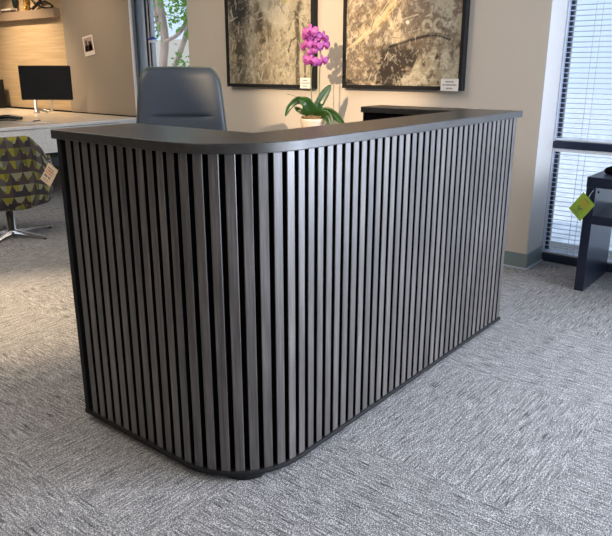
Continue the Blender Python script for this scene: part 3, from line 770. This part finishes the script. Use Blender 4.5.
def paint_b0():
    rng = np.random.default_rng(11); X, Y = grid()
    n1 = fbm(X.shape, rng, 4, 6, .6); n2 = fbm(X.shape, rng, 9, 5, .7, .7, 1.5); n3 = fbm(X.shape, rng, 30, 3, .7)
    img = np.ones(X.shape+(3,))*np.array(srgb(150, 130, 104))
    left = sstep(.62+.0*Y-X+(Y-.5)*.10, 0, .12)
    img = lerp(img, left*sstep(n3*.6+n1*.4, .40, .58)*.9, srgb(226, 204, 164)); img = lerp(img, left*sstep(n2, .52, .66)*.7, srgb(156, 128, 86))
    # grey brown plane upper right
    m = sstep(X-.50, 0, .08)*sstep(Y-.34, 0, .06); img = lerp(img, m*.88, srgb(138, 122, 104))
    m = sstep(X-.72, 0, .05)*sstep(n1+.15*n3-.25*abs(X-.85), .52, .58)*sstep(.95-Y, 0, .1); img = lerp(img, m*.8, srgb(206, 196, 168))
    # dark low middle
    m = np.exp(-((X-.47)/.22)**2-((Y-.15)/.14)**2)*1.9; img = lerp(img, np.clip(m*sstep(n2, .34, .52), 0, 1), srgb(70, 56, 40))
    m = sstep(Y-.03, .0, .03); img = lerp(img, (1-m)*sstep(n2, .4, .55), srgb(66, 54, 40))
    # pale hill lower right
    m = sstep(.36+.03*np.sin(X*40)-.9*np.abs(X-.86)-Y, -.02, .02)*sstep(n3, .25, .5); img = lerp(img, m*.85, srgb(212, 200, 168)); img = lerp(img, m*sstep(n2, .52, .62)*.6, srgb(150, 134, 100))
    # dark band at the top
    m = sstep(Y+.04*np.sin(X*7), .76, .80)*sstep(.90-Y, 0, .04)*sstep(n2+n1*.3, .42, .6); img = lerp(img, m*.9, srgb(80, 70, 58))
    m = sstep(Y, .86, .92); img = lerp(img, m*sstep(n1, .45, .6)*.7, srgb(200, 186, 160))
    for k in range(16):
        o = rng.normal(0, .06); c = srgb(226, 190, 78) if k < 10 else srgb(228, 214, 180)
        x0 = .0+abs(o)*2; img = line(img, X, Y, ((x0*.6, .27+o*.5), (.20+o*.5, .40), (.36+o*.6, .54), (.50+o, .70), (.60+o, .86)), .0035 if k else .008, c, .6 if k else 1)
    img = lerp(img, np.exp(-((X-.40-(Y-.55)*.75)/.03)**2)*sstep(Y, .3, .5)*.3, srgb(222, 186, 66))
    for k in range(9):
        x = rng.random()*.45; img = line(img, X, Y, ((x, .50+rng.random()*.3), (x+.22, .68+rng.random()*.3)), .004, srgb(236, 220, 184), .8)
    for k in range(110):
        x, y = rng.random(), rng.random()*1.2; a = rng.normal(.7, .8); l = rng.uniform(.02, .09)
        img = line(img, X, Y, ((x, y), (x+l*math.cos(a), y+l*math.sin(a))), .0035, srgb(232, 218, 186) if (rng.random() < .65) else srgb(96, 78, 52), .75)
    img = line(img, X, Y, ((.36, .27), (.5, .30), (.64, .335), (.76, .355), (.84, .345), (.91, .32)), .007, srgb(34, 30, 28), .95)
    img = line(img, X, Y, ((.38, .28), (.55, .325), (.78, .37), (.9, .35)), .004, srgb(50, 44, 40), .7)
    img = line(img, X, Y, ((.81, .195), (.82, .215)), .012, srgb(30, 26, 24), .95)
    for x, y in ((.61, .61), (.55, .45)): img = line(img, X, Y, ((x, y), (x+.01, y)), .012, srgb(236, 228, 208), .95)
    img = line(img, X, Y, ((.37, .53), (.45, .40)), .005, srgb(230, 196, 120), .9); img = line(img, X, Y, ((.50, .47), (.64, .50)), .004, srgb(226, 212, 180), .9)
    for c, r in (((.72, .42), .035), ((.82, .42), .04)):
        pts = [(c[0]+r*math.cos(a), c[1]+r*math.sin(a)) for a in np.linspace(0, 5, 12)]; img = line(img, X, Y, pts, .012, srgb(205, 196, 168), .8)
    return img
def painting(yl, yr, z0, img, label):
    W = yl-yr; Hh = W*1.26; t = thing('framed_painting', label, 'painting', (4.13, (yl+yr)/2, z0), 0)
    w = W/2; fw = .026; dp = .055; bm = bmesh.new()
    for (a, b, c, d) in ((-w, w, 0, fw), (-w, w, Hh-fw, Hh), (-w, -w+fw, fw, Hh-fw), (w-fw, w, fw, Hh-fw)): box(bm, -dp, 0, a, b, c, d)
    obj('frame', bm, 'matte_black', t, bevel=.0015)
    bm = bmesh.new(); cl = bm.loops.layers.float_color.new('paint')
    a0, a1 = w-fw, -w+fw
    V = [[bm.verts.new((-.044, a0+(a1-a0)*i/(NX-1), fw+(Hh-2*fw)*j/(NY-1))) for i in range(NX)] for j in range(NY)]
    for j in range(NY-1):
        for i in range(NX-1):
            f = bm.faces.new((V[j][i], V[j][i+1], V[j+1][i+1], V[j+1][i]))
            for l, (jj, ii) in zip(f.loops, ((j, i), (j, i+1), (j+1, i+1), (j+1, i))): l[cl] = (*img[jj, ii], 1)
    # sides and back so that the canvas has thickness
    B_ = [bm.verts.new((-.012, y, z)) for y, z in ((a0, fw), (a1, fw), (a1, Hh-fw), (a0, Hh-fw))]
    bm.faces.new(B_)
    for (p, q, r1, r2) in (((0, 0), (0, NX-1), 0, 1), ((0, NX-1), (NY-1, NX-1), 1, 2), ((NY-1, NX-1), (NY-1, 0), 2, 3), ((NY-1, 0), (0, 0), 3, 0)):
        bm.faces.new((V[p[0]][p[1]], V[q[0]][q[1]], B_[r2], B_[r1]))
    obj('canvas', bm, 'canvas', t)
painting(4.149, 3.222, 1.113, paint_a(), 'black-framed abstract painting with dark grey patch and bare tree shapes, left of the orchid')
painting(2.952, 2.000, 1.122, paint_b(), 'black-framed abstract painting with yellow diagonal streaks, right of the orchid')
def card(y0, y1, z0, z1, label, seed):
    t = thing('title_card', label, 'card', (4.071, 0, 0)); u = Vector((0, -1, 0)); v = Vector((0, 0, 1))
    w = y0-y1; h = z1-z0; o_ = Vector((0, y0, z0)); n = u.cross(v)
    bm = bmesh.new(); box(bm, 0, .0035, y1, y0, z0, z1); obj('card_stock', bm, 'card', t)
    bm = bmesh.new(); random.seed(seed)
    for cz, ln in ((.76, .45), (.50, .78), (.22, .35)):
        y = y0-w*(1-ln)/2
        while y > y0-w*(1+ln)/2:
            s_ = random.uniform(.003, .006); box(bm, -.0005, 0, y-s_, y, z0+h*cz-.0035, z0+h*cz+random.uniform(.002, .004)); y -= s_+random.choice((.0015, .0015, .004))
    obj('print', bm, 'ink', t)
card(3.347, 3.247, 1.113, 1.192, 'small white title card on the lower right corner of the painting beside the orchid', 1)
card(2.145, 2.020, 1.120, 1.197, 'small white title card on the lower right corner of the painting with yellow streaks', 2)

# ------------------------------------------------------------ credenza and orchid
t = thing('credenza', 'dark low credenza against the wall below the paintings, mostly hidden behind the reception desk', 'cabinet', (3.85, 2.85, 0))
obj('body', B(-.2, .22, -.6, .6, .06, .725), 'wood_dark', t, bevel=.003)
obj('top', B(-.22, .24, -.62, .62, .725, .75), 'wood_dark', t, bevel=.003)
obj('plinth', B(-.17, .2, -.57, .57, 0, .06), 'matte_black', t)
for y in (-.6, -.2, .2):
    d = obj('door', B(-.215, -.2, y+.01, y+.39, .08, .715), 'wood_dark', t, bevel=.002)
    obj('handle', B(-.235, -.215, y+.33, y+.35, .40, .52), 'chrome', d)
px, py, pz = 3.75, 2.965, .75
t = thing('potted_orchid', 'potted orchid with magenta blossoms and broad green leaves in a cream pot', 'plant', (px, py, pz))
bm = bmesh.new(); lathe(bm, [(.060, 0), (.066, .004), (.088, .14), (.094, .160), (.094, .172), (.086, .174), (.084, .155), (.05, .15)], 32); obj('pot', bm, 'pot', t, True)
bm = bmesh.new(); random.seed(2); rs = []
lathe(bm, [(.070, .155), (.074, .172), (.05, .186), (.02, .192)], 22)
for _ in range(60):
    a, r = random.uniform(0, 6.28), random.uniform(.0, .078)
    bmesh.ops.create_icosphere(bm, subdivisions=1, radius=random.uniform(.006, .012), matrix=Matrix.Translation((r*math.cos(a), r*math.sin(a), .180+.008*(1-r/.08))))
for v_ in bm.verts: v_.co += Vector((random.uniform(-1, 1), random.uniform(-1, 1), random.uniform(-1, 1)))*.003
obj('moss', bm, 'moss', t)
def at(dr, z, df=0): v = hr*dr-f*df; return Vector((v.x, v.y, z))     # right offset, height, towards the camera
def leaf(pts, w, side=None, lab=None):
    P = catmull(pts, 5); n = len(P); bm = bmesh.new(); rows = []
    for i, p in enumerate(P):
        t_ = i/(n-1); d = (P[min(i+1, n-1)]-P[max(i-1, 0)]).normalized()
        s_ = d.cross(side if side is not None else Vector((0, 0, 1)))
        s_ = s_.normalized(); up = s_.cross(d).normalized()
        ww = w*(max(.02, math.sin(PI*min(1, .12+t_*.88)))**.6)
        rows.append([p+s_*ww*k+up*(abs(k)**1.5)*ww*.28 for k in (-1, -.6, -.2, 0, .2, .6, 1)])
        rows[-1][3] -= up*ww*.06
    rings(bm, rows, cap=False, closed=False)
    o = obj('leaf', bm, 'leaf', t, True); m_ = o.modifiers.new('thick', 'SOLIDIFY'); m_.thickness = .0025; return o
vw = -f
leaf([at(-.01, .19), at(-.05, .27, .02), at(-.10, .30, .04), at(-.16, .26, .05), at(-.195, .19, .05)], .026, vw)
leaf([at(.01, .19), at(.04, .27, .0), at(.085, .345, -.01), at(.125, .40, -.02)], .034, vw)
leaf([at(-.01, .19), at(-.025, .24, .03), at(-.05, .285, .05), at(-.10, .31, .05)], .045, vw)
leaf([at(.02, .19), at(.04, .23, .02), at(.03, .29, .03)], .035, vw)
leaf([at(.02, .19), at(.09, .225, .03), at(.16, .19, .05), at(.225, .125, .06)], .030, vw)
leaf([at(.03, .19), at(.09, .20, .06), at(.115, .15, .09), at(.12, .08, .10)], .034, vw)
leaf([at(-.02, .19), at(-.08, .22, .0), at(-.11, .235, -.01), at(-.13, .25, -.02)], .018, vw)
bm = bmesh.new(); tube(bm, catmull([at(-.07, .30), at(-.13, .325, -.01), at(-.185, .34, -.02)], 4), .0022, 6); obj('aerial_root', bm, 'stem', t, True)
def zz(yp): return .178+(115-yp)*.0074
bm = bmesh.new(); tube(bm, catmull([at(.0, .185), at(-.012, .35), at(-.013, .50), at(.005, .56), at(.0, .64, .01), at(-.01, .69, .03)], 6), .0034, 8); obj('flower_stem', bm, 'stem', t, True)
bm = bmesh.new(); tube(bm, catmull([at(.03, .185), at(.042, .35), at(.045, .50), at(.058, .55), at(.05, .62, .01), at(.04, .66, .03)], 6), .0034, 8); obj('flower_stem', bm, 'stem', t, True)
bm = bmesh.new(); tube(bm, [at(.034, .185), at(.048, .50)], .002, 6); obj('support_stake', bm, 'stake', t)
def blossom(c, face, size, roll):
    Z = face.normalized(); Xv = Vector((0, 0, 1)).cross(Z).normalized(); Yv = Z.cross(Xv)
    rot = Matrix.Rotation(roll, 3, Z); Xv = rot@Xv; Yv = rot@Yv
    bm = bmesh.new()
    for ang, ln, wd, back in ((90, .9, .34, .0), (215, .85, .32, 0), (325, .85, .32, 0), (8, 1.0, .62, .004), (172, 1.0, .62, .004)):
        a = R(ang); d = Xv*math.cos(a)+Yv*math.sin(a); s_ = Z.cross(d); rows = []
        for i in range(7):
            t_ = i/6; ww = wd*size*math.sin(PI*min(1, .06+.90*t_))**.55*(.5+.6*t_ if t_ < .7 else 1-.0*t_)*.85
            p = c+d*ln*size*t_+Z*(back+.22*size*t_*(1-t_)-.10*size*t_*t_)
            rows.append([p+s_*ww*k-Z*abs(k)*ww*.15 for k in (-1, -.5, 0, .5, 1)])
        rings(bm, rows, cap=False, closed=False)
    o = obj('blossom', bm, 'petal', t, True); mm = o.modifiers.new('thick', 'SOLIDIFY'); mm.thickness = .0012
    bm = bmesh.new()
    rows = []
    for i in range(5):
        t_ = i/4; ww = size*.22*math.sin(PI*(.15+.8*t_)); p = c-Yv*size*.42*t_+Z*(.012+.30*size*math.sin(t_*PI*.8))
        rows.append([p+Xv*ww*k+Z*abs(k)*ww*.6 for k in (-1, -.5, 0, .5, 1)])
    rings(bm, rows, cap=False, closed=False)
    bmesh.ops.create_icosphere(bm, subdivisions=1, radius=size*.16, matrix=Matrix.Translation(c+Z*.014-Yv*.002))
    l_ = obj('lip', bm, 'lip', o, True, label='dark magenta lip'); mm = l_.modifiers.new('thick', 'SOLIDIFY'); mm.thickness = .0012
# blossom centres measured from the photo (offset right of pot axis, height)
def b_(u_, v_, df, fx, fz, s_, rl=0):
    xp = 290+u_/10.2; yp = 20+v_/10.2
    blossom(at((xp-314)*.0073, .178+(106-yp)*.00735, df), -f*1.0+hr*fx+Vector((0, 0, fz)), s_*1.35, rl)
b_(215, 85, .055, -.35, .1, .044, .1); b_(335, 135, .03, .7, 0, .040, -.3); b_(185, 120, .045, -.8, -.1, .036, .3)
b_(250, 155, .03, .2, -.4, .038); b_(175, 210, .045, -.7, 0, .037, .2); b_(260, 205, .05, .1, -.1, .038, -.2); b_(345, 210, .035, .6, -.1, .040, .2)
b_(235, 262, .055, 0, -.1, .030, .4); b_(220, 345, .05, -.2, -.05, .042, -.1); b_(335, 350, .035, .5, -.2, .036, .3); b_(190, 320, .03, -.7, -.1, .030, 0)

# ------------------------------------------------------------ console table on the right
t = thing('console_table', 'black-brown laminate table with open shelf in front of the window blinds', 'table', (3.90, 1.037, 0))
TZ = .676
obj('top', B(0, .47, -1.15, .062, TZ-.058, TZ), 'black_oak', t, bevel=.0015)
obj('end_panel', B(0, .47, .008, .06, 0, TZ-.058), 'black_oak', t, bevel=.0015)
obj('end_panel', B(0, .47, -1.148, -1.098, 0, TZ-.058), 'black_oak', t, bevel=.0015)
obj('shelf', B(.0, .47, -1.098, .008, .408, .458), 'black_oak', t, bevel=.0015)
for z in (.585,):
    bm = bmesh.new(); tube(bm, [(.06, .010, z), (.06, .004, z)], .007, 12); obj('peg_hole', bm, 'matte_black', t)
# device on the table
t = thing('telephone_handset', 'rounded black device resting on top of the console table', 'device', (4.10, 1.03, TZ), R(10))
bm = bmesh.new(); rs = []
for z, k in ((0, .85), (.008, .98), (.02, 1.0), (.034, .88), (.044, .62), (.048, .3)):
    rs.append([(.05*k*math.cos(a), -.05+.085*k*math.sin(a), z) for a in (2*PI*i/24 for i in range(24))])
rings(bm, rs); obj('shell', bm, 'black', t, True)
t.name = 'desktop_device'
# green tag hung at the front edge of the table
t = thing('sale_tag', 'yellow-green diamond-hung tag with orange and dark print at the front corner of the console table', 'tag', (3.885, 1.105, .505))
u = (Vector((0, -.074, -.062))).normalized(); v = Vector((0, -.062, .088)).normalized()
u = Vector((0, -.72, -.69)).normalized(); v = Vector((0, -.56, .83)).normalized()
def tp(a, b, d=0): p = u*a+v*b; return Vector((-d, p.y, p.z))
def tq(bm, a0, b0, w, h, d0, d1):
    P = [tp(a, b, d) for d in (d0, d1) for a, b in ((a0, b0), (a0+w, b0), (a0+w, b0+h), (a0, b0+h))]
    V = [bm.verts.new(p) for p in P]
    for f_ in ((0,3,2,1),(4,5,6,7),(0,1,5,4),(1,2,6,5),(2,3,7,6),(3,0,4,7)): bm.faces.new([V[i] for i in f_])
SU, SV = .098, .125
bm = bmesh.new(); tq(bm, -SU/2, -SV/2, SU, SV, 0, .002); obj('card', bm, 'tag_green', t)
bm = bmesh.new(); random.seed(9)
for b, h in ((.030, .008), (.018, .007), (.006, .004)):
    a = -.030
    while a < .028:
        w = random.uniform(.004, .008); tq(bm, a, b, w, h, .002, .0026); a += w+.002
obj('orange_print', bm, 'tag_orange', t)
bm = bmesh.new()
for a, b, w, h in ((-.012, -.022, .012, .008), (.002, -.016, .008, .010), (-.004, -.030, .010, .006), (-.016, -.012, .008, .005)): tq(bm, a, b, w, h, .002, .0027)
for k in range(16):
    an = 2*PI*k/16; tq(bm, .02*math.cos(an)-.002, -.02+.02*math.sin(an)-.001, .003, .002, .002, .0026)
tq(bm, -.03, -.048, .05, .003, .002, .0026); tq(bm, -.02, .042, .04, .003, .002, .0026)
obj('dark_print', bm, 'tag_dark', t)
bm = bmesh.new(); tube(bm, [tp(0, .05, .001), Vector((.01, -.035, .075)), Vector((.013, -.05, .10))], .001, 5); obj('string', bm, 'card', t)
